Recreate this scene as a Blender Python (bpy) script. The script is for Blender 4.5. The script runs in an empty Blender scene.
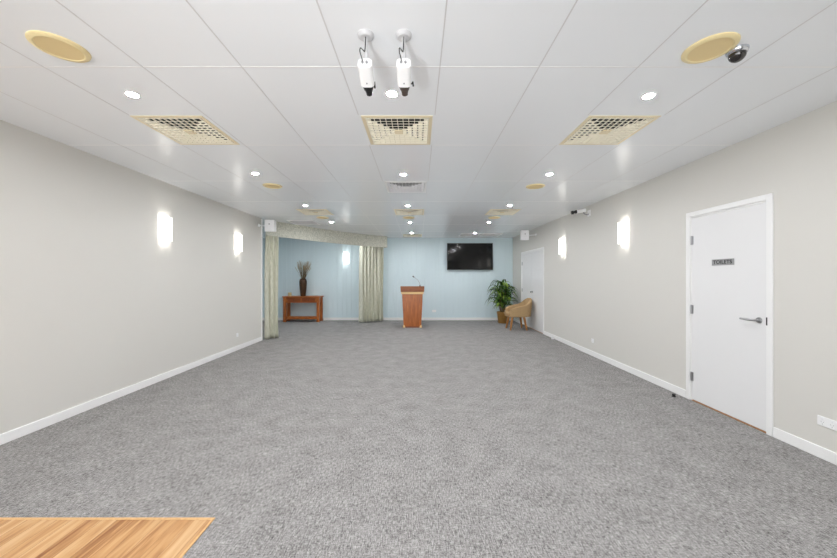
import bpy, bmesh, math, random
from mathutils import Vector, Matrix
random.seed(7)
R = math.radians
PI = math.pi
S = bpy.context.scene
COL = S.collection

# ------------------------------------------------------------------ dimensions
F = 335.0                      # focal length in pixels of an 837 px wide frame
CAM_H = 1.37
H = 2.67                       # ceiling
XL, XR = -3.43, 3.07           # side walls
YB = 10.85                     # end wall
YR = -3.2                      # rear end, behind the camera
YL = 7.36                      # where the left wall stops and the alcove opens
XA = -5.3                      # alcove side wall
TX0, TP, TY0, TQ = -0.475, 0.61, 2.064, 1.212   # ceiling grid

# ------------------------------------------------------------------ materials
def lin(r, g, b):
    f = lambda c: (c/255)/12.92 if c/255 <= .04045 else ((c/255+.055)/1.055)**2.4
    return (f(r), f(g), f(b), 1)

def mat(name, rgb, rough=.5, metal=0, spec=.5, noise=0, nscale=20, bump=0, bscale=80, sx=(1, 1, 1), emit=None, estr=0, coat=0):
    m = bpy.data.materials.new(name); m.use_nodes = True
    nt = m.node_tree; N = nt.nodes; L = nt.links
    b = N['Principled BSDF']
    c = lin(*rgb)
    b.inputs['Base Color'].default_value = c
    b.inputs['Roughness'].default_value = rough
    b.inputs['Metallic'].default_value = metal
    b.inputs['Specular IOR Level'].default_value = spec
    b.inputs['Coat Weight'].default_value = coat
    if emit:
        b.inputs['Emission Color'].default_value = lin(*emit)
        b.inputs['Emission Strength'].default_value = estr
    if noise or bump:
        tc = N.new('ShaderNodeTexCoord'); mp = N.new('ShaderNodeMapping')
        mp.inputs['Scale'].default_value = sx
        L.new(tc.outputs['Object'], mp.inputs['Vector'])
    if noise:
        n = N.new('ShaderNodeTexNoise'); n.inputs['Scale'].default_value = nscale; n.inputs['Detail'].default_value = 5
        L.new(mp.outputs[0], n.inputs['Vector'])
        r = N.new('ShaderNodeValToRGB')
        r.color_ramp.elements[0].position = .3; r.color_ramp.elements[1].position = .7
        r.color_ramp.elements[0].color = [x*(1-noise) for x in c[:3]]+[1]
        r.color_ramp.elements[1].color = [min(1, x*(1+noise)) for x in c[:3]]+[1]
        L.new(n.outputs['Fac'], r.inputs['Fac']); L.new(r.outputs[0], b.inputs['Base Color'])
    if bump:
        n2 = N.new('ShaderNodeTexNoise'); n2.inputs['Scale'].default_value = bscale; n2.inputs['Detail'].default_value = 4
        L.new(mp.outputs[0], n2.inputs['Vector'])
        bp = N.new('ShaderNodeBump'); bp.inputs['Strength'].default_value = bump; bp.inputs['Distance'].default_value = .004
        L.new(n2.outputs['Fac'], bp.inputs['Height']); L.new(bp.outputs[0], b.inputs['Normal'])
    return m

def wood(name, dark, light, rough=.35, scale=9, stretch=(6, 6, .45)):
    m = bpy.data.materials.new(name); m.use_nodes = True
    nt = m.node_tree; N = nt.nodes; L = nt.links; b = N['Principled BSDF']
    tc = N.new('ShaderNodeTexCoord'); mp = N.new('ShaderNodeMapping'); mp.inputs['Scale'].default_value = stretch
    L.new(tc.outputs['Object'], mp.inputs[0])
    n = N.new('ShaderNodeTexNoise'); n.inputs['Scale'].default_value = scale; n.inputs['Detail'].default_value = 6; n.inputs['Distortion'].default_value = .6
    L.new(mp.outputs[0], n.inputs['Vector'])
    r = N.new('ShaderNodeValToRGB'); r.color_ramp.elements[0].position = .32; r.color_ramp.elements[1].position = .68
    r.color_ramp.elements[0].color = lin(*dark); r.color_ramp.elements[1].color = lin(*light)
    L.new(n.outputs['Fac'], r.inputs[0]); L.new(r.outputs[0], b.inputs['Base Color'])
    b.inputs['Roughness'].default_value = rough
    return m

def carpet_mat():
    m = bpy.data.materials.new('carpet'); m.use_nodes = True
    nt = m.node_tree; N = nt.nodes; L = nt.links; b = N['Principled BSDF']
    tc = N.new('ShaderNodeTexCoord')
    def nz(scale, sx, detail=3):
        mp = N.new('ShaderNodeMapping'); mp.inputs['Scale'].default_value = sx
        L.new(tc.outputs['Object'], mp.inputs[0])
        n = N.new('ShaderNodeTexNoise'); n.inputs['Scale'].default_value = scale; n.inputs['Detail'].default_value = detail
        L.new(mp.outputs[0], n.inputs['Vector']); return n.outputs['Fac']
    def mix(a, c, f):
        x = N.new('ShaderNodeMix'); x.inputs[0].default_value = f
        L.new(a, x.inputs[2]); L.new(c, x.inputs[3]); return x.outputs[0]
    along = nz(95, (1.5, .3, 1), 3)       # loops running down the room
    across = nz(95, (.35, 1.5, 1), 3)      # and across it
    tuft = nz(190, (1, 1, 1), 2)
    patch = nz(5.5, (1, 1, 1), 3)
    f = mix(mix(mix(along, across, .42), tuft, .35), patch, .09)
    r = N.new('ShaderNodeValToRGB')
    e = r.color_ramp.elements
    e[0].position = .37; e[0].color = lin(*CARPET_D)
    e[1].position = .63; e[1].color = lin(*CARPET_L)
    L.new(f, r.inputs[0]); L.new(r.outputs[0], b.inputs['Base Color'])
    b.inputs['Roughness'].default_value = .95; b.inputs['Specular IOR Level'].default_value = .15
    bp = N.new('ShaderNodeBump'); bp.inputs['Strength'].default_value = .5; bp.inputs['Distance'].default_value = .006
    L.new(f, bp.inputs['Height']); L.new(bp.outputs[0], b.inputs['Normal'])
    return m

def plank_mat():
    m = bpy.data.materials.new('timber boards'); m.use_nodes = True
    nt = m.node_tree; N = nt.nodes; L = nt.links; b = N['Principled BSDF']
    tc = N.new('ShaderNodeTexCoord'); sp = N.new('ShaderNodeSeparateXYZ'); L.new(tc.outputs['Object'], sp.inputs[0])
    d = N.new('ShaderNodeMath'); d.operation = 'DIVIDE'; d.inputs[1].default_value = .085; L.new(sp.outputs[0], d.inputs[0])
    fl = N.new('ShaderNodeMath'); fl.operation = 'FLOOR'; L.new(d.outputs[0], fl.inputs[0])
    fr = N.new('ShaderNodeMath'); fr.operation = 'FRACT'; L.new(d.outputs[0], fr.inputs[0])
    wn = N.new('ShaderNodeTexWhiteNoise'); wn.noise_dimensions = '1D'; L.new(fl.outputs[0], wn.inputs['W'])
    mp = N.new('ShaderNodeMapping'); mp.inputs['Scale'].default_value = (14, 1.1, 1); L.new(tc.outputs['Object'], mp.inputs[0])
    cb = N.new('ShaderNodeCombineXYZ'); mu = N.new('ShaderNodeMath'); mu.operation = 'MULTIPLY'; mu.inputs[1].default_value = 37
    L.new(wn.outputs['Value'], mu.inputs[0]); L.new(mu.outputs[0], cb.inputs[1]); L.new(cb.outputs[0], mp.inputs['Location'])
    n = N.new('ShaderNodeTexNoise'); n.inputs['Scale'].default_value = 2.2; n.inputs['Detail'].default_value = 6; n.inputs['Distortion'].default_value = .8
    L.new(mp.outputs[0], n.inputs['Vector'])
    mx = N.new('ShaderNodeMix'); mx.inputs[0].default_value = .22
    L.new(n.outputs['Fac'], mx.inputs[2]); L.new(wn.outputs['Value'], mx.inputs[3])
    r = N.new('ShaderNodeValToRGB'); e = r.color_ramp.elements
    e[0].position = .28; e[0].color = lin(142, 88, 46)
    e[1].position = .74; e[1].color = lin(220, 184, 138)
    k = e.new(.46); k.color = lin(196, 148, 96)
    L.new(mx.outputs[0], r.inputs[0])
    gp = N.new('ShaderNodeMath'); gp.operation = 'LESS_THAN'; gp.inputs[1].default_value = .025; L.new(fr.outputs[0], gp.inputs[0])
    gm = N.new('ShaderNodeMix'); gm.data_type = 'RGBA'; L.new(gp.outputs[0], gm.inputs[0])
    L.new(r.outputs[0], gm.inputs[6]); gm.inputs[7].default_value = lin(150, 104, 64)
    L.new(gm.outputs[2], b.inputs['Base Color']); b.inputs['Roughness'].default_value = .38
    return m

def fabric_mat(name, a, c, scale=26, sx=(2.2, 2.2, .5)):
    m = mat(name, a, .9, spec=.15, bump=.4, bscale=260)
    nt = m.node_tree; N = nt.nodes; L = nt.links; b = N['Principled BSDF']
    tc = N.new('ShaderNodeTexCoord'); mp = N.new('ShaderNodeMapping'); mp.inputs['Scale'].default_value = sx
    L.new(tc.outputs['Object'], mp.inputs[0])
    n = N.new('ShaderNodeTexNoise'); n.inputs['Scale'].default_value = scale; n.inputs['Detail'].default_value = 5
    L.new(mp.outputs[0], n.inputs['Vector'])
    r = N.new('ShaderNodeValToRGB'); r.color_ramp.elements[0].position = .38; r.color_ramp.elements[1].position = .62
    r.color_ramp.elements[0].color = lin(*a); r.color_ramp.elements[1].color = lin(*c)
    L.new(n.outputs['Fac'], r.inputs[0]); L.new(r.outputs[0], b.inputs['Base Color'])
    return m

CARPET_D, CARPET_L = (62, 60, 59), (192, 189, 187)
M = {}
M['carpet'] = carpet_mat()
M['planks'] = plank_mat()
M['edge'] = wood('edge timber', (204, 160, 106), (222, 182, 128))
M['wall'] = mat('wall paint', (217, 215, 209), .55, spec=.25, bump=.05, bscale=300)
M['wallr'] = M['wall']
M['blue'] = mat('blue panel paint', (214, 230, 235), .5, spec=.3)
M['ceil'] = mat('ceiling tile', (247, 250, 253), .22, spec=.32, bump=.02, bscale=40)
M['tee'] = mat('ceiling grid', (214, 214, 215), .45, spec=.3)
M['teew'] = mat('ceiling grid white', (238, 238, 238), .5, spec=.3)
M['white'] = mat('white gloss paint', (242, 242, 241), .3, spec=.4)
M['door'] = mat('door paint', (234, 234, 234), .38, spec=.4)
M['plastic'] = mat('white plastic', (243, 243, 243), .35)
M['mount'] = mat('pale grey enamel', (206, 206, 208), .4)
M['grille'] = mat('white grille', (238, 238, 240), .4)
M['rim'] = mat('speaker rim enamel', (246, 228, 176), .45)
M['beige'] = mat('beige enamel', (240, 227, 194), .45)
M['beiged'] = mat('beige speaker mesh', (238, 214, 158), .6)
M['cream'] = mat('cream louvre', (255, 250, 232), .4)
M['dark'] = mat('shade black duct', (30, 28, 26), .8)  # black colour stands in for the shade inside the vents
M['duct'] = mat('duct lining', (70, 64, 54), .8)
M['black'] = mat('black plastic', (22, 22, 23), .4)
M['brown'] = mat('brown plastic', (74, 62, 54), .4)
M['screen'] = mat('screen glass', (7, 7, 8), .09, spec=.35)
M['steel'] = mat('brushed steel', (176, 176, 178), .3, metal=1)
M['chrome'] = mat('chrome', (205, 208, 214), .15, metal=1)
M['grey'] = mat('grey plastic', (150, 150, 152), .45)
M['signgrey'] = mat('sign grey', (158, 158, 158), .6)
M['smoke'] = mat('smoked dome', (24, 16, 14), .08, spec=.8, coat=.5)
M['cherry'] = wood('cherry veneer', (146, 78, 30), (190, 110, 50), .3, 7)
M['cherryd'] = wood('dark cherry', (120, 66, 34), (158, 92, 50), .3, 7, (1, 6, 6))
M['pale'] = mat('pale timber', (240, 205, 145), .4)
M['oak'] = wood('red timber', (140, 74, 28), (192, 112, 48), .35, 8, (.6, 6, 6))
M['oakv'] = wood('red timber upright', (140, 74, 28), (190, 110, 50), .35, 8, (6, 6, .6))
M['oakd'] = wood('drawer timber', (116, 56, 22), (154, 80, 34), .35, 8, (.6, 6, 6))
M['beech'] = wood('golden beech', (150, 98, 46), (190, 134, 72), .4, 8)
M['tan'] = mat('tan upholstery', (178, 150, 112), .9, spec=.1, noise=.1, nscale=60, bump=.5, bscale=300)
M['basket'] = mat('gold pot', (160, 120, 62), .4, metal=.35, noise=.22, nscale=24, sx=(1, 1, 3))
M['soil'] = mat('soil', (50, 38, 28), .95)
M['leaf'] = mat('leaf green', (52, 88, 30), .35, noise=.4, nscale=12)
M['leafy'] = mat('leaf bright green', (132, 164, 60), .35, noise=.3, nscale=12)
M['cane'] = mat('cane', (120, 100, 66), .8)
M['vase'] = mat('bronze vase', (70, 46, 24), .3, metal=.3, noise=.5, nscale=16, sx=(2, 2, .6))
M['straw'] = mat('dried grass', (108, 90, 62), .9)
M['strawh'] = mat('dried seed heads', (158, 142, 112), .95)
M['candle'] = mat('candle jar', (214, 196, 150), .3)
M['curtain'] = fabric_mat('curtain fabric', (200, 201, 183), (220, 219, 204), 30, (2.4, 2.4, .3))
M['pelmet'] = fabric_mat('pelmet fabric', (188, 189, 176), (222, 221, 208), 36, (1.2, 1.2, .9))
M['lamp'] = mat('lamp lens', (255, 255, 255), .4, emit=(250, 251, 255), estr=1150)
M['opal'] = mat('opal glass', (255, 255, 255), .3, emit=(255, 251, 242), estr=2.2)
M['bulb'] = mat('lamp tube', (255, 255, 255), .3, emit=(255, 251, 246), estr=165)

# ------------------------------------------------------------------ helpers
def box(bm, x0, x1, y0, y1, z0, z1):
    v = [bm.verts.new((x, y, z)) for x in (x0, x1) for y in (y0, y1) for z in (z0, z1)]
    for f in ((0, 1, 3, 2), (4, 6, 7, 5), (0, 4, 5, 1), (2, 3, 7, 6), (0, 2, 6, 4), (1, 5, 7, 3)):
        bm.faces.new([v[i] for i in f])
    return v

def hexa(bm, pts):     # 4 bottom, 4 top, both anticlockwise
    v = [bm.verts.new(p) for p in pts]
    for f in ((3, 2, 1, 0), (4, 5, 6, 7), (0, 1, 5, 4), (1, 2, 6, 5), (2, 3, 7, 6), (3, 0, 4, 7)):
        bm.faces.new([v[i] for i in f])

def lathe(bm, prof, n=32, mtx=None):      # prof: (r, z)
    rings = []
    for r, z in prof:
        if r < 1e-6:
            p = Vector((0, 0, z)); rings.append([bm.verts.new(mtx @ p if mtx else p)])
        else:
            ring = []
            for i in range(n):
                a = 2*PI*i/n; p = Vector((r*math.cos(a), r*math.sin(a), z))
                ring.append(bm.verts.new(mtx @ p if mtx else p))
            rings.append(ring)
    for a, b in zip(rings, rings[1:]):
        if len(a) == 1 and len(b) == 1: continue
        for i in range(n):
            j = (i+1) % n
            if len(a) == 1: bm.faces.new((a[0], b[j], b[i]))
            elif len(b) == 1: bm.faces.new((a[i], a[j], b[0]))
            else: bm.faces.new((a[i], a[j], b[j], b[i]))

def frame_to(p, d):
    q = Vector(d).normalized().to_track_quat('Z', 'Y')
    return Matrix.Translation(Vector(p)) @ q.to_matrix().to_4x4()

def cone(bm, p0, p1, r0, r1, n=16):
    p0 = Vector(p0); p1 = Vector(p1); l = (p1-p0).length
    lathe(bm, [(0, 0), (r0, 0), (r1, l), (0, l)], n, frame_to(p0, p1-p0))

def tube(bm, pts, r, n=8):
    pts = [Vector(p) for p in pts]
    rings = []
    for i, p in enumerate(pts):
        d = (pts[min(i+1, len(pts)-1)]-pts[max(i-1, 0)])
        m = frame_to(p, d)
        rr = r[i] if isinstance(r, (list, tuple)) else r
        rings.append([bm.verts.new(m @ Vector((rr*math.cos(2*PI*k/n), rr*math.sin(2*PI*k/n), 0))) for k in range(n)])
    for a, b in zip(rings, rings[1:]):
        # match ring starts so tubes do not twist
        best = min(range(n), key=lambda s: (a[0].co-b[s].co).length)
        for k in range(n):
            try: bm.faces.new((a[k], a[(k+1) % n], b[(k+1+best) % n], b[(k+best) % n]))
            except ValueError: pass
    bm.faces.new(rings[0][::-1]); bm.faces.new(rings[-1])

def obj(name, bm, m, parent=None, smooth=False, bevel=0, loc=None, seg=2):
    bmesh.ops.recalc_face_normals(bm, faces=bm.faces)
    me = bpy.data.meshes.new(name); bm.to_mesh(me); bm.free()
    me.materials.append(m)
    o = bpy.data.objects.new(name, me); COL.objects.link(o)
    if loc: o.location = loc
    if parent: o.parent = parent
    if smooth:
        me.polygons.foreach_set('use_smooth', [True]*len(me.polygons))
        try: me.set_sharp_from_angle(angle=R(38))
        except Exception: pass
    if bevel:
        b = o.modifiers.new('Bevel', 'BEVEL'); b.width = bevel; b.segments = seg; b.limit_method = 'ANGLE'
    return o

def BM(): return bmesh.new()
def thing(name, label, cat, loc=(0, 0, 0), rz=0, group=None):
    o = bpy.data.objects.new(name, None); COL.objects.link(o)
    o.empty_display_size = .05
    o.location = loc; o.rotation_euler = (0, 0, rz)
    o['label'] = label; o['category'] = cat
    if group: o['group'] = group
    return o
def tag(o, label, cat, group=None):
    o['label'] = label; o['category'] = cat
    if group: o['group'] = group
    return o
def struct(name, bm, m, **k):
    o = obj(name, bm, m, **k); o['kind'] = 'structure'; return o
def dup(root, loc, label, rz=None, group=None):
    r = root.copy(); COL.objects.link(r); r.location = loc
    if rz is not None: r.rotation_euler = (0, 0, rz)
    r['label'] = label
    if group: r['group'] = group
    for ch in list(root.children):
        c = ch.copy(); COL.objects.link(c); c.parent = r
        for g in list(ch.children):
            d = g.copy(); COL.objects.link(d); d.parent = c
    return r

# ------------------------------------------------------------------ setting
bm = BM(); box(bm, XA-.1, XR+.12, YR, YB+.1, -.05, 0); struct('floor', bm, M['carpet'])

# ceiling with openings for the vents
VENT_COLS = (-2.02, -.17, 1.66)
HALF = .262
openings = []
for cx in VENT_COLS:
    for cy in (2.97, 6.62): openings.append((cx, cy))
openings.append((-.17, 10.27))
openings.append((-.17, 4.80))
def ceiling_mesh():
    bm = BM()
    xs = sorted({XA-.1, XR+.12} | {round(c[0]+s*HALF, 4) for c in openings for s in (-1, 1)})
    ys = sorted({YR, YB+.1} | {round(c[1]+s*HALF, 4) for c in openings for s in (-1, 1)})
    for a, b in zip(xs, xs[1:]):
        for c, d in zip(ys, ys[1:]):
            mx, my = (a+b)/2, (c+d)/2
            if any(abs(mx-o[0]) < HALF and abs(my-o[1]) < HALF for o in openings): continue
            bm.faces.new([bm.verts.new(p) for p in ((a, c, H), (a, d, H), (b, d, H), (b, c, H))])
    bmesh.ops.remove_doubles(bm, verts=bm.verts, dist=1e-4)
    r = bmesh.ops.extrude_face_region(bm, geom=bm.faces[:])
    for v in [g for g in r['geom'] if isinstance(g, bmesh.types.BMVert)]: v.co.z += .02
    return bm
struct('ceiling', ceiling_mesh(), M['ceil'])

def clip_spans(a, b, cuts):
    out = [(a, b)]
    for c, d in cuts:
        nx = []
        for s, e in out:
            if d <= s or c >= e: nx.append((s, e)); continue
            if c > s: nx.append((s, c))
            if d < e: nx.append((d, e))
        out = nx
    return out
bm = BM()
k = -9
while True:
    x = TX0+k*TP; k += 1
    if x > XR: break
    if x < XA: continue
    cuts = [(o[1]-.3, o[1]+.3) for o in openings if abs(o[0]-x) < .312]
    y0, y1 = YR, YB
    if x < XL: y0 = YL
    for a, b in clip_spans(y0, y1, cuts): box(bm, x-.0035, x+.0035, a, b, H-.0015, H+.001)
struct('trim_1', bm, M['tee'])
bm = BM()
j = -4
while True:
    y = TY0+j*TQ; j += 1
    if y > YB: break
    if y < YR: continue
    cuts = [(o[0]-.3, o[0]+.3) for o in openings if abs(o[1]-y) < .3]
    for a, b in clip_spans(XL if y < YL else XA, XR, cuts): box(bm, a, b, y-.005, y+.005, H-.0014, H+.001)
struct('trim_2', bm, M['teew'])

bm = BM(); box(bm, XL-.12, XL, YR, -2.8, 0, H); box(bm, XL-.12, XL, -1.0, YL, 0, H)
box(bm, XL-.12, XL, -2.8, -1.0, 0, .8); box(bm, XL-.12, XL, -2.8, -1.0, 2.2, H); struct('wall_left', bm, M['wall'])  # unseen opening behind the camera, added to brighten the right wall
bm = BM(); box(bm, XL-.03, XL+.012, YL-.035, YL+.006, 0, H); struct('trim_3', bm, M['white'], bevel=.003)
D1 = (2.94, 3.77, 2.055); D2 = (8.20, 9.88, 2.075)
bm = BM()
for a, b in ((YR, D1[0]), (D1[1], D2[0]), (D2[1], YB)): box(bm, XR, XR+.12, a, b, 0, H)
for d in (D1, D2): box(bm, XR, XR+.12, d[0], d[1], d[2], H)
struct('wall_right', bm, M['wallr'])
# end wall of vertical V-grooved boards
bm = BM()
prof = []
x = XA
P = .15
while x < XR:
    e = min(x+P, XR)
    prof += [(x, YB+.006), (x+.006, YB), (e-.006, YB)]
    x = e
prof.append((XR, YB+.006))
lo = [bm.verts.new((a, b, 0)) for a, b in prof]; hi = [bm.verts.new((a, b, H)) for a, b in prof]
for i in range(len(prof)-1): bm.faces.new((lo[i], lo[i+1], hi[i+1], hi[i]))
box(bm, XA, XR+.12, YB+.008, YB+.1, 0, H)
struct('wall_back', bm, M['blue'])
bm = BM(); box(bm, XA-.1, XA, YL-.12, YB+.1, 0, H); struct('wall_alcove_left', bm, M['blue'])
bm = BM(); box(bm, XA, XL-.12, YL-.12, YL, 0, H); struct('wall_alcove_front', bm, M['wall'])
# unseen rear wall, its unglazed openings added to let daylight in
bm = BM()
box(bm, XL-.12, XR+.12, YR-.12, YR, 2.42, H); box(bm, XL-.12, XR+.12, YR-.12, YR, 0, .12)
for a, b in ((XL-.12, XL+.3), (-1.35, -1.2), (.75, XR+.12)): box(bm, a, b, YR-.12, YR, .12, 2.42)
struct('wall_rear', bm, M['wall'])

def skirting(name, pts_list):
    bm = BM()
    for b in pts_list: box(bm, *b)
    struct(name, bm, M['white'], bevel=.004)
SK = .088
skirting('baseboard_left', [(XL, XL+.014, YR, YL-.036, 0, SK)])
skirting('baseboard_right', [(XR-.014, XR, YR, D1[0]-.055, 0, SK), (XR-.014, XR, D1[1]+.055, D2[0]-.055, 0, SK), (XR-.014, XR, D2[1]+.055, YB, 0, SK)])
skirting('baseboard_back', [(XA, XR-.014, YB-.014, YB, 0, SK)])

# timber floor area at the near left
t = thing('timber_floor', 'honey coloured timber board floor let into the grey carpet, bottom left corner', 'timber floor', (-3.40, .40, 0))
bm = BM(); box(bm, 0, 2.232, 0, 1.492, 0, .004); obj('floorboards', bm, M['planks'], t)
bm = BM(); box(bm, 0, 2.245, 1.492, 1.51, 0, .006); box(bm, 2.232, 2.245, 0, 1.492, 0, .006); obj('edge_strip', bm, M['edge'], t, bevel=.002)

# ------------------------------------------------------------------ doors
def hinge(parent, z):
    bm = BM(); cone(bm, (0, 0, -.05), (0, 0, .05), .006, .006, 12); box(bm, 0, .004, -.02, .02, -.045, .045)
    obj('hinge', bm, M['steel'], parent, loc=(-.008, -.001+.003, z)) if False else None
    return bm

def make_door(name, d, leaves, lever):
    y0, y1, zt = d
    root = bpy.data.objects.new(name, None); COL.objects.link(root); root.location = (XR, y0, 0); root['kind'] = 'structure'
    w = y1-y0
    bm = BM()     # architrave and jamb
    A = .05
    box(bm, -.016, .0, -A, 0, 0, zt+A); box(bm, -.016, .0, w, w+A, 0, zt+A); box(bm, -.016, .0, 0, w, zt, zt+A)
    box(bm, 0, .12, -.001, .012, 0, zt); box(bm, 0, .12, w-.012, w+.001, 0, zt); box(bm, 0, .12, .012, w-.012, zt-.012, zt+.001)
    obj('door_frame', bm, M['white'], root, bevel=.003)
    bm = BM(); box(bm, .0, .12, .012, w-.012, -.002, .006); obj('threshold', bm, M['beech'], root)
    lw = (w-.024)/leaves
    for i in range(leaves):
        a = .012+i*lw
        bm = BM(); box(bm, .002, .04, a+.003, a+lw-.003, .014, zt-.016)
        lf = obj('door_leaf', bm, M['door'], root, bevel=.002)
        hy = a+lw if (i == leaves-1) else a
        hys = [a+lw] if leaves == 1 else [hy]
        if leaves == 2 and i == 0: hys = []
        for q in hys:
            for z in (.27, 1.02, 1.79):
                b2 = BM(); cone(b2, (-.006, q-.001, z-.05), (-.006, q-.001, z+.05), .0065, .0065, 12); box(b2, -.004, .0015, q-.022, q+.018, z-.048, z+.048)
                obj('hinge', b2, M['steel'], lf)
        if lever:
            b2 = BM(); mt = frame_to((.002, .075, .99), (-1, 0, 0))
            lathe(b2, [(0, 0), (.027, 0), (.027, .006), (.024, .009), (0, .009)], 32, mt)
            rose = obj('door_handle', b2, M['steel'], lf, smooth=True)
            b2 = BM(); tube(b2, [(-.005, .075, .99), (-.035, .075, .99), (-.048, .082, .99), (-.052, .10, .99), (-.052, .15, .991), (-.05, .2, .992)], [.010, .010, .010, .0105, .0105, .009], 12)
            # the lever itself
            lv = obj('lever', b2, M['steel'], root, smooth=True); lv.parent = lf
            b2 = BM(); box(b2, -.0165, -.0155, -.012, .0, .955, 1.025); obj('strike_plate', b2, M['black'], root)
        elif i == 0:
            b2 = BM(); mt = frame_to((.002, a+lw-.06, 1.0), (-1, 0, 0))
            lathe(b2, [(0, 0), (.026, 0), (.026, .005), (.01, .008), (.01, .03), (.022, .04), (.026, .052), (.02, .062), (0, .065)], 24, mt)
            obj('door_knob', b2, M['steel'], lf, smooth=True)
    return root
make_door('door_1', D1, 1, True)
make_door('door_2', D2, 2, False)

# TOILETS sign
t = thing('toilets_sign', 'small grey sign reading TOILETS on the nearer white door', 'sign', (XR+.001, 3.375, 1.53))
bm = BM(); box(bm, -.005, 0, -.122, .122, -.031, .031); obj('plate', bm, M['signgrey'], t, bevel=.001)
cu = bpy.data.curves.new('lettering', 'FONT'); cu.body = 'TOILETS'; cu.size = .052; cu.align_x = 'CENTER'; cu.align_y = 'CENTER'; cu.extrude = .0006; cu.offset = .0012; cu.space_character = 1.08
tmp = bpy.data.objects.new('tmp_text', cu); COL.objects.link(tmp)
bpy.context.view_layer.update()
me = bpy.data.meshes.new_from_object(tmp.evaluated_get(bpy.context.evaluated_depsgraph_get()))
bpy.data.objects.remove(tmp)
# text x -> -y (reads left to right seen from the room), text y -> z
me.transform(Matrix(((0, 0, -1, -.0055), (-1, 0, 0, 0), (0, 1, 0, 0), (0, 0, 0, 1))))
me.materials.append(M['black'])
o = bpy.data.objects.new('lettering', me); COL.objects.link(o); o.parent = t

# ------------------------------------------------------------------ ceiling fittings
def make_vent(label, loc, mblade, mframe, group):
    t = thing('ceiling_vent', label, 'vent', loc, 0, group)
    S2 = .288; I = HALF-.004
    bm = BM(); bc = BM()
    for a in range(4):
        rot = Matrix.Rotation(a*PI/2, 4, 'Z')
        pts = [(-S2, -S2, -.004), (S2, -S2, -.004), (I, -I, -.006), (-I, -I, -.006), (-S2, -S2, 0), (S2, -S2, 0), (I, -I, 0), (-I, -I, 0)]
        hexa(bm, [rot @ Vector(p) for p in pts])
        hexa(bc, [rot @ Vector(p) for p in [(-I-.003, -I-.003, 0), (I+.003, -I-.003, 0), (I, -I, 0), (-I, -I, 0), (-I-.003, -I-.003, .12), (I+.003, -I-.003, .12), (I, -I, .12), (-I, -I, .12)]])
    box(bc, -I-.003, I+.003, -I-.003, I+.003, .12, .125)
    obj('frame', bm, mframe, t); obj('duct_collar', bc, M['dark'], t)
    n = 5; pitch = I/(n+.5)
    for a in range(4):
        rot = Matrix.Rotation(a*PI/2, 4, 'Z')
        bm = BM()
        for i in range(n):
            d = I-.001-i*pitch; dt = max(d-.036, .004)
            hexa(bm, [rot @ Vector(p) for p in [(-d, -d, -.007), (d, -d, -.007), (d-.002, -d+.002, -.0065), (-d+.002, -d+.002, -.0065), (-dt, -dt, .0065), (dt, -dt, .0065), (dt-.002, -dt+.002, .0075), (-dt+.002, -dt+.002, .0075)]])
            e = d-.008
            if e > .004: hexa(bm, [rot @ Vector(p) for p in [(-d, -d, -.0085), (d, -d, -.0085), (e, -e, -.0085), (-e, -e, -.0085), (-d, -d, -.007), (d, -d, -.007), (e, -e, -.007), (-e, -e, -.007)]])
        for i in range(-n, n+1):
            x = i*pitch
            y0 = -I+.001; y1 = -abs(x)-.004
            if i == 0: y1 = -.03
            if y1-y0 < .02: continue
            hexa(bm, [rot @ Vector(p) for p in [(x-.002, y0, -.009), (x+.002, y0, -.009), (x+.002, y1, -.009), (x-.002, y1, -.009), (x-.002, y0, .002), (x+.002, y0, .002), (x+.002, y1, .002), (x-.002, y1, .002)]])
        obj('louvre', bm, mblade, t)
    bm = BM(); box(bm, -.036, .036, -.036, .036, -.011, .0); obj('centre_plate', bm, mframe, t, bevel=.002)
    return t
side = {-2.02: 'left', -.17: 'middle', 1.66: 'right'}
VG = 'beige square ceiling vents'
v0 = make_vent('large beige square louvred ceiling vent nearest the camera, left of three', (-2.02, 2.97, H), M['cream'], M['beige'], VG)
dup(v0, (-.17, 2.97, H), 'large beige square louvred ceiling vent just beyond the two hanging cameras')
dup(v0, (1.66, 2.97, H), 'large beige square louvred ceiling vent nearest the camera, right of three')
dup(v0, (-2.02, 6.62, H), 'farther beige square ceiling vent in the left row, before the pelmet')
dup(v0, (-.17, 6.62, H), 'farther beige square ceiling vent in the middle row, beyond the white vent')
dup(v0, (1.66, 6.62, H), 'farther beige square ceiling vent in the right row, before the television')
dup(v0, (-.17, 10.27, H), 'farthest small looking beige ceiling vent above the lectern by the blue wall')
make_vent('white square louvred ceiling vent in the middle row', (-.17, 4.80, H), M['grille'], M['white'], None)

# flat white return air grilles
def make_grille(label, loc, w, l, group):
    t = thing('return_air_grille', label, 'vent', loc, 0, group)
    bm = BM()
    for a, b, c, d in ((-w, w, -l, -l+.03), (-w, w, l-.03, l), (-w, -w+.03, -l+.03, l-.03), (w-.03, w, -l+.03, l-.03)): box(bm, a, b, c, d, -.012, 0)
    obj('frame', bm, M['plastic'], t, bevel=.002)
    bm = BM()
    y = -l+.04
    while y < l-.035:
        hexa(bm, [(-w+.03, y, -.010), (w-.03, y, -.010), (w-.03, y+.002, -.009), (-w+.03, y+.002, -.009), (-w+.03, y+.014, -.001), (w-.03, y+.014, -.001), (w-.03, y+.016, 0), (-w+.03, y+.016, 0)]); y += .02
    obj('louvre', bm, M['plastic'], t)
    bm = BM(); box(bm, -w+.028, w-.028, -l+.028, l-.028, -.004, -.001); obj('backing', bm, M['plastic'], t)
    return t
g0 = make_grille('flat white ceiling panel grille above the left end of the pelmet', (-2.66, 7.83, H), .3, .3, 'white flat ceiling grilles')
dup(g0, (1.55, 10.05, H), 'flat white ceiling grille near the end wall, left of the pair before the television')
dup(g0, (2.18, 10.05, H), 'flat white ceiling grille near the end wall, right of the pair before the television')

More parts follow.
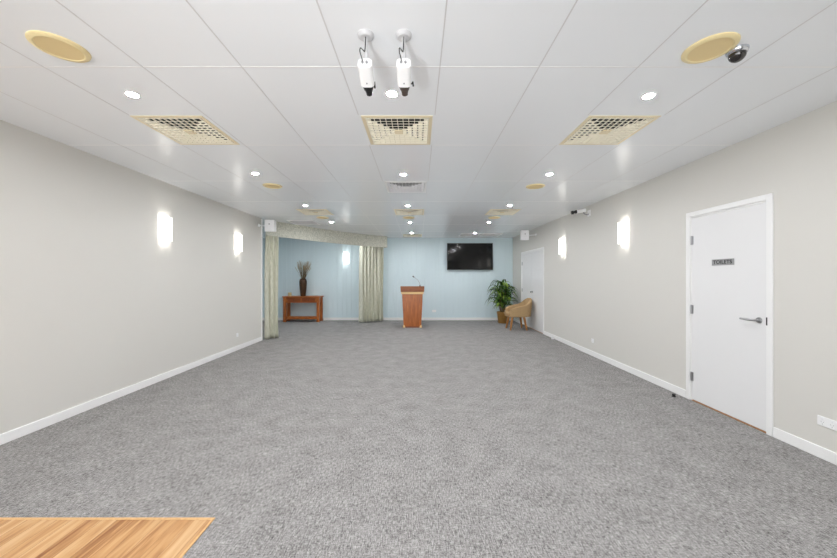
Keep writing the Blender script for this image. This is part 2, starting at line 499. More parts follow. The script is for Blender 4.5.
# round speakers
def make_round(label, loc, group):
    t = thing('ceiling_speaker', label, 'speaker', loc, 0, group)
    bm = BM(); lathe(bm, [(.098, -.010), (.104, -.014), (.120, -.012), (.127, -.006), (.128, 0), (.098, 0)], 48); obj('rim', bm, M['rim'], t, smooth=True)
    bm = BM(); lathe(bm, [(0, -.009), (.06, -.009), (.085, -.010), (.0985, -.0105), (.0985, 0), (0, 0)], 48); obj('grille', bm, M['beiged'], t, smooth=True)
    return t
SG = 'round beige ceiling speakers'
s0 = make_round('round beige ceiling speaker nearest the camera at upper left', (-2.015, 1.885, H), SG)
dup(s0, (1.65, 1.896, H), 'round beige ceiling speaker beside the dark dome camera at upper right')
dup(s0, (-2.05, 4.72, H), 'round beige ceiling speaker midway down the left row')
dup(s0, (1.66, 4.74, H), 'round beige ceiling speaker midway down the right row')
dup(s0, (-2.05, 7.2, H), 'far round beige ceiling speaker just beyond the left row vent')
dup(s0, (-.2, 7.2, H), 'far round beige ceiling speaker just beyond the middle row vent')
dup(s0, (1.64, 7.2, H), 'far round beige ceiling speaker just beyond the right row vent')

# downlights
def make_down(label, loc, group):
    t = thing('recessed_downlight', label, 'downlight', loc, 0, group)
    bm = BM(); lathe(bm, [(.032, -.003), (.037, -.006), (.044, -.004), (.046, 0), (.032, 0)], 40); obj('trim_ring', bm, M['plastic'], t, smooth=True)
    bm = BM(); lathe(bm, [(0, -.0045), (.0325, -.0045), (.0325, 0), (0, 0)], 40); obj('lens', bm, M['lamp'], t)
    return t
DG = 'round white recessed downlights'
ordn = ['first', 'second', 'third', 'fourth', 'fifth']
d0 = None
for nm, cx, ys in (('left', -2.02, (2.37, 4.16, 6.0, 7.8)), ('middle', -.185, (2.36, 4.2, 6.02, 7.84, 9.62)), ('right', 1.645, (2.39, 4.19, 6.0, 7.8, 9.68))):
    for i, y in enumerate(ys):
        lab = f'lit round downlight in the {nm} ceiling row, {ordn[i]} counting away from the camera'
        if d0 is None: d0 = make_down(lab, (cx, y, H), DG)
        else: dup(d0, (cx, y, H), lab)
dup(d0, (-2.02, 9.62, H), 'lit round downlight in the alcove ceiling hidden behind the pelmet')
dup(d0, (-3.9, 9.0, H), 'added round downlight in the alcove ceiling hidden behind the left curtain')  # unseen fill lamp, added to brighten the far end
for cx in (-2.02, -.185, 1.645):
    for y in (.55, -1.3): dup(d0, (cx, y, H), 'lit round downlight in the ceiling behind the camera', group='downlights behind the camera')

# hanging box cameras
def make_boxcam(label, loc, lensmat, knob, yaw):
    t = thing('box_camera', label, 'security camera', loc, 0, 'hanging box cameras')
    bm = BM(); lathe(bm, [(0, -.020), (.030, -.020), (.040, -.012), (.043, 0), (0, 0)], 40); obj('ceiling_mount', bm, M['mount'], t, smooth=True)
    bm = BM(); cone(bm, (0, 0, -.018), (0, 0, -.10), .010, .010, 16); cone(bm, (0, 0, -.10), (0, .0, -.152), .013, .013, 16); obj('arm', bm, M['mount'], t, smooth=True)
    # body axis: away from the camera and down 20 degrees
    tr = Matrix.Translation((0, -.0, -.185)) @ Matrix.Rotation(yaw, 4, 'Z') @ Matrix.Rotation(R(-21), 4, 'X')
    bm = BM()
    W, Hh, n = .037, .036, 8
    sec = []
    for cx, cz, a0 in ((W-.022, Hh-.022, 0), (-W+.022, Hh-.022, 90), (-W+.022, -Hh+.022, 180), (W-.022, -Hh+.022, 270)):
        for k in range(n+1):
            a = R(a0+90*k/n); sec.append((cx+.022*math.cos(a), cz+.022*math.sin(a)))
    r0 = [bm.verts.new(tr @ Vector((x, -.035, z))) for x, z in sec]; r1 = [bm.verts.new(tr @ Vector((x, .08, z))) for x, z in sec]
    for i in range(len(sec)): bm.faces.new((r0[i], r0[(i+1) % len(sec)], r1[(i+1) % len(sec)], r1[i]))
    bm.faces.new(r0[::-1]); bm.faces.new(r1)
    obj('camera_body', bm, M['plastic'], t, smooth=True)
    bm = BM()
    for x in (-.012, .01): 
        m4 = tr @ frame_to((x, -.035, .002), (0, -1, 0)); lathe(bm, [(0, 0), (.006, 0), (.006, .008), (0, .008)], 12, m4)
    obj('connector', bm, M['grey'], t)
    bm = BM(); m4 = tr @ frame_to((0, .055, -.036), (0, 0, -1)); lathe(bm, [(0, 0), (.004, 0), (.004, .002), (0, .002)], 12, m4); obj('screw', bm, M['grey'], t)
    bm = BM(); m4 = tr @ frame_to((0, .08, 0), (0, 1, 0))
    lathe(bm, [(0, 0), (.031, 0), (.031, .02), (.027, .036), (.021, .040), (.021, .05), (.018, .062), (.018, .072), (.014, .072), (.012, .066), (0, .064)], 32, m4)
    ln = obj('lens', bm, lensmat, t, smooth=True)
    bm = BM()
    if knob:
        tube(bm, [tr @ Vector(p) for p in ((.028, .09, 0), (.048, .085, .004))], .004, 8); tube(bm, [tr @ Vector(p) for p in ((.046, .078, .008), (.05, .098, -.006))], .005, 8)
    else:
        tube(bm, [tr @ Vector(p) for p in ((.028, .09, 0), (.037, .085, .002))], .005, 8); tube(bm, [tr @ Vector(p) for p in ((.036, .078, .004), (.036, .11, -.004))], .005, 8)
    obj('focus_knob', bm, M['black'], ln)
    bm = BM()
    a = tr @ Vector((-.012, -.042, .004)); 
    pts = [(0, -.012, -.02), (-.001, -.014, -.07), (-.004, -.016, -.10), (-.012, -.026, -.098), (-.02, -.05, -.105), (-.02, -.066, -.135), (a.x, a.y-.012, a.z+.006), a]
    # smooth the path
    q = []
    P4 = [Vector(p) for p in pts]
    for i in range(len(P4)-1):
        p0, p1, p2, p3 = P4[max(i-1, 0)], P4[i], P4[i+1], P4[min(i+2, len(P4)-1)]
        for s in range(5):
            u = s/5; q.append(.5*((2*p1)+(-p0+p2)*u+(2*p0-5*p1+4*p2-p3)*u*u+(-p0+3*p1-3*p2+p3)*u**3))
    q.append(P4[-1])
    tube(bm, q, .0026, 8); obj('cable', bm, M['black'], t, smooth=True)
    return t
make_boxcam('left white box security camera with black lens hanging from ceiling', (-.279, 1.79, H), M['black'], False, R(0))
make_boxcam('right white box security camera with brown lens and side knob hanging from ceiling', (-.076, 1.79, H), M['brown'], True, R(0))

t = thing('dome_camera', 'dark dome security camera on a silver base beside round speaker', 'security camera', (1.82, 1.91, H))
bm = BM(); lathe(bm, [(0, -.026), (.040, -.026), (.046, -.022), (.051, -.008), (.051, 0), (0, 0)], 40); obj('base', bm, M['chrome'], t, smooth=True)
bm = BM(); lathe(bm, [(0, -.068)]+[(.041*math.cos(R(a)), -.026-.042*math.sin(R(a))) for a in range(80, -1, -10)]+[(0, -.026)], 40); obj('dome', bm, M['smoke'], t, smooth=True)

t = thing('bullet_camera', 'white bullet security camera with black lens on right wall near ceiling', 'security camera', (XR, 6.0, 2.535))
bm = BM(); box(bm, -.012, 0, -.05, .05, -.06, .05); obj('wall_plate', bm, M['plastic'], t, bevel=.004)
bm = BM(); tube(bm, [(-.01, 0, -.02), (-.05, 0, -.03), (-.09, .0, -.015), (-.105, .002, .012)], .011, 10); obj('bracket', bm, M['grey'], t, smooth=True)
bm = BM(); cone(bm, (-.07, -.005, .048), (-.215, .027, .028), .034, .034, 24); obj('camera_body', bm, M['plastic'], t, smooth=True, bevel=.004)
bm = BM(); cone(bm, (-.214, .027, .028), (-.25, .034, .021), .031, .028, 24); cone(bm, (-.25, .034, .021), (-.27, .038, .017), .020, .020, 24); cone(bm, (-.27, .038, .017), (-.305, .045, .010), .034, .030, 24); obj('lens', bm, M['black'], t, smooth=True)

# ------------------------------------------------------------------ white wall speakers
def wall_speaker(label, loc, s):
    t = thing('wall_speaker', label, 'speaker', loc, 0, 'white box wall speakers')
    bm = BM()
    hexa(bm, [(-.104, -.0, -.126), (.104, 0, -.126), (.085, .16, -.110), (-.085, .16, -.110), (-.104, 0, .126), (.104, 0, .126), (.085, .16, .110), (-.085, .16, .110)])
    obj('cabinet', bm, M['plastic'], t, bevel=.006)
    bm = BM(); box(bm, -.094, .094, -.008, .0, -.116, .116); obj('grille', bm, M['grille'], t, bevel=.004)
    bm = BM(); box(bm, -.012, .012, -.0095, -.007, .02, .044); obj('badge', bm, M['grey'], t)
    bm = BM()
    w = abs((XL if s < 0 else XR)-loc[0])
    tube(bm, [(s*.09, .09, 0), (s*(w-.02), .09, .02)], .012, 10); cone(bm, (s*(w-.0), .09, .02), (s*(w-.025), .09, .02), .035, .03, 20)
    obj('bracket', bm, M['plastic'], t, smooth=True)
    return t
wall_speaker('white box speaker bracketed to left wall in front of the pelmet', (-3.16, 7.12, 2.485), -1)
wall_speaker('white box speaker bracketed to right wall above the far double door', (2.75, 8.6, 2.468), 1)

# ------------------------------------------------------------------ wall sconces (local: wall plane at x=0, room towards +x)
def make_sconce(label, loc, rz):
    t = thing('wall_sconce', label, 'wall light', loc, rz, 'lit opal glass wall sconces')
    bm = BM(); box(bm, 0, .010, -.05, .05, -.10, .10); obj('back_plate', bm, M['steel'], t, bevel=.003)
    # opal glass: a shallow bowed sheet standing off the wall
    bm = BM()
    n = 10; pts = []
    for i in range(n+1):
        u = -1+2*i/n; pts.append((.078-.066*u**6, .088*u))
    inn = [(x-.006, y*.97) for x, y in pts]
    loop = pts+inn[::-1]
    a = [bm.verts.new((x, y, -.16)) for x, y in loop]; b = [bm.verts.new((x, y, .16)) for x, y in loop]
    m_ = len(loop)
    for i in range(m_): bm.faces.new((a[i], a[(i+1) % m_], b[(i+1) % m_], b[i]))
    for i in range(n): 
        j = m_-1-i
        bm.faces.new((a[i], a[j], a[j-1], a[i+1])); bm.faces.new((b[i], b[i+1], b[j-1], b[j]))
    obj('glass_shade', bm, M['opal'], t, smooth=True)
    for z in (-.165, .165):
        bm = BM(); e = .003 if z > 0 else -.003
        prof = [(0, z-e), (.079, z-e), (.079, z*.9), (.085, z*.9), (.085, z+e), (0, z+e)]
        a = [bm.verts.new((x, -.008, q)) for x, q in prof]; b = [bm.verts.new((x, .008, q)) for x, q in prof]
        for i in range(6): bm.faces.new((a[i], a[(i+1) % 6], b[(i+1) % 6], b[i]))
        bm.faces.new(a); bm.faces.new(b[::-1])
        obj('clip', bm, M['steel'], t)
    bm = BM(); cone(bm, (.046, 0, -.085), (.046, 0, .085), .010, .010, 16); obj('lamp_tube', bm, M['bulb'], t)
    return t
w0 = make_sconce('lit white glass wall sconce on the left wall, nearer the camera', (XL, 4.52, 2.03), 0)
dup(w0, (XL, 6.35, 2.03), 'lit white glass wall sconce on the left wall, beside the curtain')
dup(w0, (XR, 4.97, 2.04), 'lit white glass wall sconce on the right wall, nearer the toilet door', PI)
dup(w0, (XR, 7.08, 2.03), 'lit white glass wall sconce on the right wall, below the bullet camera beside double door', PI)
dup(w0, (-2.33, YB, 2.02), 'lit white glass wall sconce on the blue alcove wall', -PI/2)

# ------------------------------------------------------------------ outlets (local: wall plane x=0, room towards +x, y along wall)
def make_outlet(label, loc, rz, double=True):
    t = thing('power_outlet', label, 'power outlet', loc, rz, 'white wall power outlets')
    w = .064 if double else .036
    bm = BM(); box(bm, 0, .009, -w, w, -.036, .036); obj('plate', bm, M['plastic'], t, bevel=.003)
    for s in ((-.03, .03) if double else (0,)):
        bm = BM(); box(bm, .009, .012, s-.007, s+.007, .012, .028); obj('switch', bm, M['grille'], t, bevel=.001)
        bm = BM()
        for dy, dz, an in ((-.008, -.004, .5), (.008, -.004, -.5), (0, -.02, 0)):
            m4 = Matrix.Translation((.0085, s+dy, dz)) @ Matrix.Rotation(an, 4, 'X')
            v = box(bm, 0, .001, -.001, .001, -.005, .005)
            for q in v: q.co = m4 @ q.co
        obj('socket_slots', bm, M['grey'], t)
    return t
make_outlet('white double power outlet low on right wall beside the toilet door', (XR, 2.506, .285), PI)
make_outlet('small white power outlet low on right wall below the sconces', (XR, 5.88, .27), PI, False)
make_outlet('small white power outlet low on the left wall below the sconce', (XL, 6.35, .29), 0, False)
make_outlet('white power outlet low on the blue wall right of the lectern', (.52, YB, .30), -PI/2)

# door stops
t = thing('door_stop', 'black rubber door stop on carpet beside the toilet door', 'door stop', (2.955, 3.87, 0))
bm = BM(); lathe(bm, [(0, 0), (.022, 0), (.022, .006), (.015, .010), (.015, .016), (.019, .02), (.019, .028), (.014, .032), (0, .032)], 24); obj('rubber_stop', bm, M['black'], t, smooth=True)
t = thing('door_stop', 'white floor door stop against right baseboard near the double door', 'door stop', (3.02, 7.52, 0))
bm = BM(); lathe(bm, [(0, 0), (.028, 0), (.028, .008), (.02, .014), (.02, .03), (.024, .034), (.024, .046), (0, .05)], 24); obj('stop_body', bm, M['plastic'], t, smooth=True)

# ------------------------------------------------------------------ pelmet and curtains
path_pts = [(-3.41, 7.50), (-3.0, 8.18), (-2.58, 8.84), (-2.15, 9.40), (-1.75, 9.86), (-1.35, 10.22), (-.975, 10.48)]
def resample(pts, n):
    pts = [Vector((a, b, 0)) for a, b in pts]; d = [0]
    for a, b in zip(pts, pts[1:]): d.append(d[-1]+(b-a).length)
    out = []
    for i in range(n+1):
        s = d[-1]*i/n
        for k in range(len(d)-1):
            if s <= d[k+1]+1e-9:
                u = (s-d[k])/(d[k+1]-d[k]); out.append(pts[k].lerp(pts[k+1], u)); break
    return out
PP = resample(path_pts, 40)
t = thing('curtain_pelmet', 'long grey green fabric pelmet across the alcove under the ceiling', 'pelmet', (0, 0, 0))
bm = BM()
ZP0, ZP1 = 2.325, H-.001
loop = []
for i, p in enumerate(PP):
    tg = (PP[min(i+1, 40)]-PP[max(i-1, 0)]).normalized(); nrm = Vector((tg.y, -tg.x, 0))
    loop.append((p+nrm*.02, p-nrm*.005))
fr = [[bm.verts.new((a.x, a.y, z)) for z in (ZP0, ZP1)] for a, b in loop]; bk = [[bm.verts.new((b.x, b.y, z)) for z in (ZP0, ZP1)] for a, b in loop]
for i in range(40):
    bm.faces.new((fr[i][0], fr[i+1][0], fr[i+1][1], fr[i][1])); bm.faces.new((bk[i+1][0], bk[i][0], bk[i][1], bk[i+1][1]))
    bm.faces.new((fr[i+1][0], fr[i][0], bk[i][0], bk[i+1][0])); bm.faces.new((fr[i][1], fr[i+1][1], bk[i+1][1], bk[i][1]))
bm.faces.new((fr[0][0], fr[0][1], bk[0][1], bk[0][0])); bm.faces.new((fr[40][0], bk[40][0], bk[40][1], fr[40][1]))
obj('fascia', bm, M['pelmet'], t)
e = PP[-1]; tg = (PP[-1]-PP[-2]).normalized(); nb = Vector((-tg.y, tg.x, 0))
bm = BM(); a = e+nb*.006; b = e+nb*.17
hexa(bm, [(a.x-tg.x*.02, a.y-tg.y*.02, ZP0), (a.x, a.y, ZP0), (b.x, b.y, ZP0), (b.x-tg.x*.02, b.y-tg.y*.02, ZP0), (a.x-tg.x*.02, a.y-tg.y*.02, ZP1), (a.x, a.y, ZP1), (b.x, b.y, ZP1), (b.x-tg.x*.02, b.y-tg.y*.02, ZP1)])
obj('end_return', bm, M['pelmet'], t)

def curtain(label, p0, p1, folds, z0, z1, seed, amp=.05, pinch=.9):
    rnd = random.Random(seed)
    p0 = Vector((*p0, 0)); p1 = Vector((*p1, 0)); L_ = (p1-p0).length; tg = (p1-p0)/L_; nr = Vector((-tg.y, tg.x, 0))
    ph = [rnd.uniform(-.5, .5) for _ in range(folds+2)]; am = [rnd.uniform(.65, 1.1) for _ in range(folds+2)]
    nu, nz = folds*12, 28
    bm = BM(); grid = []
    mid = (p0+p1)/2
    for k in range(nz+1):
        v = k/nz; z = z1+(z0-z1)*v
        row = []
        sq = pinch+(1-pinch)*v
        for i in range(nu+1):
            u = i/nu; f = u*folds; c = int(min(f, folds-1)); q = f-c
            A = amp*(am[c]*(1-q)+am[c+1]*q)*(.55+.45*v)
            w = math.sin(2*PI*(f+.12*math.sin(3*v+ph[c]*2))+ph[c]*(1-q)+ph[c+1]*q)
            w = w+.25*math.sin(4*PI*f+.8)
            s = (u-.5)*L_*sq+ .012*math.sin(4*PI*f+1)*1
            pt = mid+tg*s+nr*(A*w+.015*math.sin(5*v+c*1.7))
            row.append(bm.verts.new((pt.x, pt.y, z)))
        grid.append(row)
    for k in range(nz):
        for i in range(nu): bm.faces.new((grid[k][i], grid[k][i+1], grid[k+1][i+1], grid[k+1][i]))
    o = obj('curtain', bm, M['curtain'], None, smooth=True)
    s = o.modifiers.new('Solidify', 'SOLIDIFY'); s.thickness = .004
    return tag(o, label, 'curtain', 'grey green floor length curtains')
curtain('grey green curtain gathered at the end of the left wall under white speaker', (-3.405, 7.44), (-3.205, 7.70), 3, .012, 2.32, 3, .08, .92)
curtain('wide grey green curtain gathered at the right end of the pelmet near lectern', (-1.775, 10.10), (-1.09, 10.56), 7, .03, 2.42, 5, .10, .94)

# ------------------------------------------------------------------ television
t = thing('television', 'large black flat screen television on the blue end wall', 'television', (1.67, YB-.003, 2.06))
bm = BM(); box(bm, -.735, .735, -.085, -.045, -.43, .43); obj('casing', bm, M['black'], t, bevel=.006)
bm = BM(); box(bm, -.718, .718, -.0865, -.084, -.408, .416); obj('screen', bm, M['screen'], t)
bm = BM(); box(bm, -.3, .3, -.045, .0, -.2, .2); obj('wall_bracket', bm, M['black'], t)

# ------------------------------------------------------------------ lectern
t = thing('lectern', 'reddish brown wooden lectern standing before the blue wall', 'lectern', (-.155, 9.28, 0))
bm = BM(); hexa(bm, [(-.245, 0, .03), (.245, 0, .03), (.225, .36, .03), (-.225, .36, .03), (-.287, 0, .925), (.287, 0, .925), (.27, .40, .925), (-.27, .40, .925)])
obj('body', bm, M['cherry'], t, bevel=.006)
bm = BM(); box(bm, -.27, .27, -.02, .39, 0, .035); obj('base', bm, M['cherryd'], t, bevel=.005)
for s in (-1, 1):
    bm = BM(); hexa(bm, [(s*.285-.035, -.032, 0), (s*.285+.0, -.032, 0), (s*.285, .02, 0), (s*.285-.035, .02, 0)] if s > 0 else [(s*.285, -.032, 0), (s*.285+.035, -.032, 0), (s*.285+.035, .02, 0), (s*.285, .02, 0)]) if False else None
    bm = BM(); a, b = (.19, .258) if s > 0 else (-.258, -.19)
    hexa(bm, [(a, -.034, 0), (b, -.034, 0), (b, .03, 0), (a, .03, 0), (a+(.03 if s > 0 else 0), -.026, .062), (b-(0 if s > 0 else .03), -.026, .062), (b-(0 if s > 0 else .03), .03, .062), (a+(.03 if s > 0 else 0), .03, .062)])
    o = obj('foot', bm, M['pale'], t, bevel=.006); o['label'] = 'pale timber foot'
bm = BM(); box(bm, -.310, .310, -.035, .42, .925, .985); o = obj('trim_band', bm, M['pale'], t, bevel=.004); o['label'] = 'pale timber band'
bm = BM(); hexa(bm, [(-.322, -.05, .985), (.322, -.05, .985), (.322, .44, .985), (-.322, .44, .985), (-.33, -.06, 1.145), (.33, -.06, 1.145), (.33, .45, 1.06), (-.33, .45, 1.06)])
obj('reading_top', bm, M['cherryd'], t, bevel=.006)
t = thing('gooseneck_microphone', 'thin gooseneck microphone leaning left above the lectern top', 'microphone', (.055, 9.30, 1.138))
bm = BM(); lathe(bm, [(0, 0), (.03, 0), (.028, .012), (.012, .018), (.009, .04), (0, .04)], 20); obj('base', bm, M['black'], t, smooth=True)
bm = BM(); tube(bm, [(0, 0, .03), (-.01, .003, .09), (-.05, .01, .16), (-.11, .015, .215), (-.165, .02, .255)], .0055, 10); obj('gooseneck', bm, M['grey'], t, smooth=True)
bm = BM(); cone(bm, (-.160, .02, .252), (-.205, .022, .285), .014, .017, 16); obj('microphone_head', bm, M['black'], t, smooth=True)

# ------------------------------------------------------------------ console table
TXX, TYY = -3.63, 10.60
t = thing('console_table', 'reddish timber console table with low shelf against blue alcove wall', 'table', (TXX, TYY, 0))
bm = BM(); box(bm, -.59, .59, -.215, .215, .765, .80); obj('tabletop', bm, M['oak'], t, bevel=.006)
bm = BM(); box(bm, -.53, .53, -.175, -.155, .60, .765); box(bm, -.53, .53, .155, .175, .60, .765); box(bm, -.53, -.51, -.155, .155, .60, .765); box(bm, .51, .53, -.155, .155, .60, .765); obj('apron', bm, M['oak'], t)
for s in (-.225, .225):
    bm = BM(); box(bm, s-.205, s+.205, -.188, -.172, .625, .745); dr = obj('drawer', bm, M['oakd'], t, bevel=.003)
    bm = BM(); lathe(bm, [(0, 0), (.008, 0), (.008, .012), (.014, .018), (.012, .026), (0, .028)], 16, frame_to((s, -.188, .685), (0, -1, 0))); obj('knob', bm, M['black'], dr, smooth=True)
for sx in (-1, 1):
    for sy in (-1, 1):
        bm = BM(); box(bm, sx*.52-.043, sx*.52+.043, sy*.16-.043, sy*.16+.043, 0, .765); obj('leg', bm, M['oakv'], t, bevel=.004)
bm = BM(); box(bm, -.477, .477, -.17, .17, .11, .15); box(bm, -.477, .477, -.185, -.165, .085, .17); obj('shelf', bm, M['oak'], t, bevel=.004)

bm = BM(); lathe(bm, [(0, 0), (.075, 0), (.082, .02), (.10, .20), (.115, .38), (.118, .46), (.105, .51), (.09, .535), (.095, .55), (.085, .55), (.08, .52), (.10, .45), (0, .1)], 32)
vz = obj('vase', bm, M['vase'], None, smooth=True, loc=(-3.63, 10.58, .80)); tag(vz, 'tall dark bronze vase holding dried grass on the console table', 'vase')
t = thing('dried_reeds', 'spray of dried brown reeds standing in the bronze vase', 'dried reeds', (-3.63, 10.58, .90))
bm = BM(); bh = BM(); rnd = random.Random(4)
for i in range(80):
    a = rnd.uniform(0, 2*PI); rr = rnd.uniform(.05, 1)**.7; top = rnd.uniform(.78, 1.0)
    sx = math.cos(a)*rr*.26; sy = math.sin(a)*rr*.15
    p = [Vector((math.cos(a)*.03*rr, math.sin(a)*.03*rr, 0)), Vector((sx*.24, sy*.24, .44)), Vector((sx*.55, sy*.55, .44+(top-.44)*.5)), Vector((sx, sy, top))]
    tube(bm, p, [.0028, .0026, .002, .0012], 5)
    d = (p[3]-p[2]); q0 = p[2].lerp(p[3], .35)
    tube(bh, [q0, q0.lerp(p[3], .4), p[3], p[3]+d*.12], [.0025, .0045, .0035, .001], 5)
obj('stalks', bm, M['straw'], t); obj('seed_heads', bh, M['strawh'], t)
t = thing('candle_jar', 'small cream candle jar at the left end of console table', 'candle', (-4.02, 10.50, .80))
bm = BM(); lathe(bm, [(0, 0), (.05, 0), (.053, .008), (.053, .115), (.048, .115), (.046, .075), (0, .075)], 28); obj('jar', bm, M['candle'], t, smooth=True)
bm = BM(); cone(bm, (0, 0, .075), (0, 0, .1), .003, .002, 8); obj('wick', bm, M['black'], t)

# ------------------------------------------------------------------ potted plant
t = thing('potted_plant', 'leafy green plant with arching leaves in gold pot, back right corner', 'plant', (2.575, 10.22, 0))
bm = BM(); lathe(bm, [(0, 0), (.125, 0), (.13, .01), (.165, .30), (.172, .33), (.165, .345), (.152, .34), (.148, .30), (0, .29)], 36); obj('pot', bm, M['basket'], t, smooth=True)
bm = BM(); lathe(bm, [(0, .315), (.148, .305)], 24); obj('soil', bm, M['soil'], t)
rnd = random.Random(11)
bc = BM(); bl = BM(); by = BM()
def leaf(bm, base, az, L_, rise, w):
    n = 9; d = Vector((math.cos(az), math.sin(az), 0)); sd = Vector((-d.y, d.x, 0))
    pts = []
    for i in range(n+1):
        u = i/n
        r = L_*(u*.95-.12*u**3)
        z = rise*L_*(u*1.5-1.75*u*u*(1.1-.25*rise))
        pts.append(Vector(base)+d*r+Vector((0, 0, z)))
    prev = None
    for i, p in enumerate(pts):
        u = i/n; ww = w*(math.sin(PI*min(1, u**.62*.97+.03))**.8)+.0015
        q = Vector((p.x, p.y, p.z))
        lim = lambda c: Vector((min(c.x, .475), min(c.y, .60), c.z))
        trip = (bm.verts.new(lim(q-sd*ww+Vector((0, 0, ww*.35)))), bm.verts.new(lim(q)), bm.verts.new(lim(q+sd*ww+Vector((0, 0, ww*.35)))))
        if prev:
            bm.faces.new((prev[0], prev[1], trip[1], trip[0])); bm.faces.new((prev[1], prev[2], trip[2], trip[1]))
        prev = trip
heads = [((.0, .0), 1.16), ((-.10, -.05), .98), ((.10, -.03), 1.04), ((-.05, .08), .86), ((.05, -.09), .76), ((-.12, .02), .66), ((.13, .03), .80), ((0, -.08), .58)]
for (hx, hy), hz in heads:
    tube(bc, [(hx*.4, hy*.4, .30), (hx*.8, hy*.8, .30+(hz-.3)*.6), (hx, hy, hz)], [.014, .012, .009], 8)
    for i in range(17):
        az = i*2.399+rnd.uniform(-.3, .3)
        z = hz-.16+.2*i/17
        leaf(by if rnd.random() < .28 else bl, (hx, hy, z), az, rnd.uniform(.32, .52), rnd.uniform(.25, 1.05), rnd.uniform(.030, .048))
obj('cane', bc, M['cane'], t, smooth=True)
for b_, m_ in ((bl, M['leaf']), (by, M['leafy'])):
    o = obj('foliage', b_, m_, t, smooth=True); s = o.modifiers.new('Solidify', 'SOLIDIFY'); s.thickness = .0015

# ------------------------------------------------------------------ tub chair (local: faces -x)
t = thing('tub_chair', 'tan fabric tub chair with wooden legs beside the potted plant', 'chair', (2.635, 8.95, 0), 0)
bm = BM()
nA, rows = 44, 7
def rim(a):    # a: 0 at the back (+x), +-1 at the arm fronts
    s = abs(a)
    return .84-.02*s - .185*(1/(1+math.exp(-(s-.36)*14))) - .09*max(0, (s-.6)/.4)**2
prof_n = []
for i in range(nA+1):
    a = -1+2*i/nA; th = a*R(138)
    cx, cy = math.cos(th), math.sin(th)
    sup = (abs(cx)**2.6+abs(cy)**2.6)**(-1/2.6)
    ox, oy = cx*sup, cy*sup
    top = rim(a)
    ring = []
    th_ = .034
    def P(f, z, inset):  # f: outline scale, lean outwards with height
        lean = .91+.09*min(1, (z-.35)/.35)
        return ((.355*lean-inset)*ox+.02, (.335*lean-inset)*oy, z)
    zs = [.36+(top-.36)*k/8 for k in range(9)]
    for z in zs: ring.append(P(1, z-.0 if z < top else z, 0))
    # rounded top
    ring[-1] = P(1, top-.018, 0)
    ring.append(P(1, top-.004, .012)); ring.append(P(1, top, th_)); ring.append(P(1, top-.004, 2*th_-.012)); ring.append(P(1, top-.02, 2*th_))
    for k in range(7, -1, -1): ring.append(P(1, .36+(top-.04-.36)*k/8, 2*th_))
    prof_n.append([bm.verts.new(p) for p in ring])
m_ = len(prof_n[0])
for a, b in zip(prof_n, prof_n[1:]):
    for k in range(m_): bm.faces.new((a[k], a[(k+1) % m_], b[(k+1) % m_], b[k]))
bm.faces.new(prof_n[0]); bm.faces.new(prof_n[-1][::-1])
o = obj('backrest', bm, M['tan'], t, smooth=True)
b = o.modifiers.new('Bevel', 'BEVEL'); b.width = .02; b.segments = 3; b.limit_method = 'ANGLE'; b.angle_limit = R(60)
def slab(z0, z1, rx, ry, cx, rnd_=.03):
    bm = BM(); n = 40; rings = []
    for z, sc in ((z0, -rnd_), (z0+rnd_*.6, 0), (z1-rnd_*.6, 0), (z1-.006, -rnd_*.5), (z1, -rnd_*1.6)):
        ring = []
        for i in range(n):
            th = 2*PI*i/n; c, s = math.cos(th), math.sin(th); sup = (abs(c)**3.4+abs(s)**3.4)**(-1/3.4)
            ring.append(bm.verts.new((cx+(rx+sc)*c*sup, (ry+sc)*s*sup, z)))
        rings.append(ring)
    for a, b in zip(rings, rings[1:]):
        for i in range(n): bm.faces.new((a[i], a[(i+1) % n], b[(i+1) % n], b[i]))
    bm.faces.new(rings[0][::-1]); bm.faces.new(rings[-1]); return bm
obj('seat_base', slab(.345, .40, .285, .265, -.01), M['tan'], t, smooth=True)
obj('seat_cushion', slab(.40, .475, .275, .235, -.045), M['tan'], t, smooth=True)
for sx in (-1, 1):
    for sy in (-1, 1):
        bm = BM(); x0 = -.155 if sx < 0 else .145; x1 = -.225 if sx < 0 else .205
        cone(bm, (x0, sy*.16, .36), (x1, sy*.215, 0), .034, .019, 16); obj('leg', bm, M['beech'], t, smooth=True)

# ------------------------------------------------------------------ light and camera
SKY, LOWER_GLOW = 2.1, 6.4
W = bpy.data.worlds.new('daylight'); S.world = W; W.use_nodes = True
bg = W.node_tree.nodes['Background']; bg.inputs['Strength'].default_value = 1.0
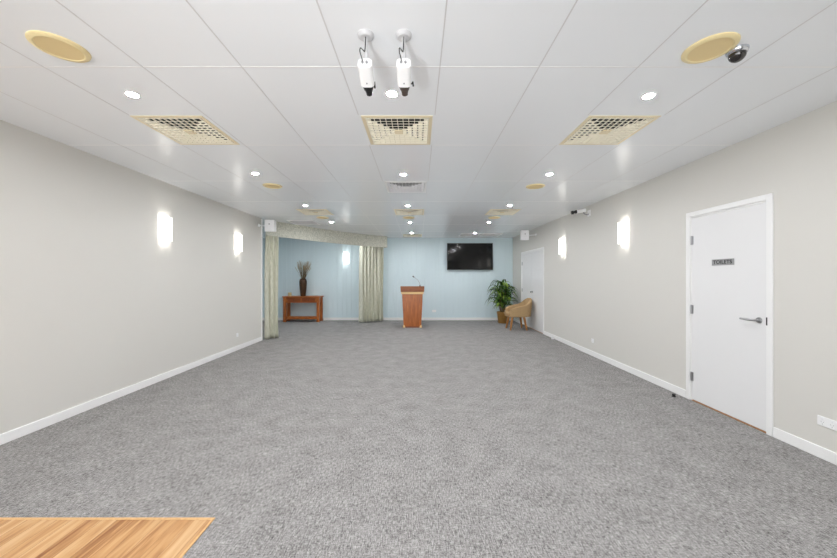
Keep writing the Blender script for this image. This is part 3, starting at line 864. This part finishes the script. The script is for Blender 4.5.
# bright overcast sky above, stronger glow added below the horizon to brighten the ceiling
tcw = W.node_tree.nodes.new('ShaderNodeTexCoord'); spw = W.node_tree.nodes.new('ShaderNodeSeparateXYZ'); rw = W.node_tree.nodes.new('ShaderNodeValToRGB')
mw = W.node_tree.nodes.new('ShaderNodeMapRange'); mw.inputs[1].default_value = -1; mw.inputs[2].default_value = 1
W.node_tree.links.new(tcw.outputs['Generated'], spw.inputs[0]); W.node_tree.links.new(spw.outputs[2], mw.inputs[0]); W.node_tree.links.new(mw.outputs[0], rw.inputs[0])
rw.color_ramp.elements[0].position = .49; rw.color_ramp.elements[1].position = .51
rw.color_ramp.elements[0].color = (LOWER_GLOW*.98, LOWER_GLOW*.99, LOWER_GLOW, 1); rw.color_ramp.elements[1].color = (SKY*.95, SKY*.98, SKY, 1)
W.node_tree.links.new(rw.outputs[0], bg.inputs['Color'])
for a, b in ((XL+.3, -1.35), (-1.2, .75)):      # sampling portals in the added rear openings
    L = bpy.data.lights.new('daylight_portal', 'AREA'); L.shape = 'RECTANGLE'; L.size = b-a; L.size_y = 2.3
    L.cycles.is_portal = True
    o = bpy.data.objects.new('daylight_portal', L); COL.objects.link(o)
    o.location = ((a+b)/2, YR-.06, 1.27); o.rotation_euler = (R(90), 0, 0)

# the photographer's flash, left of the tripod: it throws the hanging cameras' shadows across the ceiling
fl = bpy.data.lights.new('camera_flash', 'SPOT'); fl.energy = 120; fl.spot_size = R(92); fl.spot_blend = 1; fl.shadow_soft_size = .13
fo = bpy.data.objects.new('camera_flash', fl); COL.objects.link(fo); fo.location = (-.75, -.5, 1.0)
fo.rotation_euler = (Vector((1.1, 8, 2.4)).to_track_quat('-Z', 'Y')).to_euler()

L = bpy.data.lights.new('daylight_portal', 'AREA'); L.shape = 'RECTANGLE'; L.size = 1.4; L.size_y = 1.8; L.cycles.is_portal = True
o = bpy.data.objects.new('daylight_portal', L); COL.objects.link(o); o.location = (XL-.06, -1.9, 1.5); o.rotation_euler = (0, R(-90), 0)

cam = bpy.data.cameras.new('camera'); co = bpy.data.objects.new('camera', cam); COL.objects.link(co)
co.location = (0, 0, CAM_H); co.rotation_euler = (R(90), 0, 0)
cam.sensor_width = 36; cam.lens = F/837*36; cam.clip_start = .05
cam.shift_x = .5/837; cam.shift_y = -1/837
S.camera = co
S.view_settings.view_transform = 'Standard'; S.view_settings.look = 'None'; S.view_settings.gamma = 1
S.view_settings.use_curve_mapping = False
S.view_settings.exposure = 0.0
S.cycles.use_denoising = True
S.cycles.max_bounces = 14; S.cycles.diffuse_bounces = 8
S.cycles.sample_clamp_indirect = 8
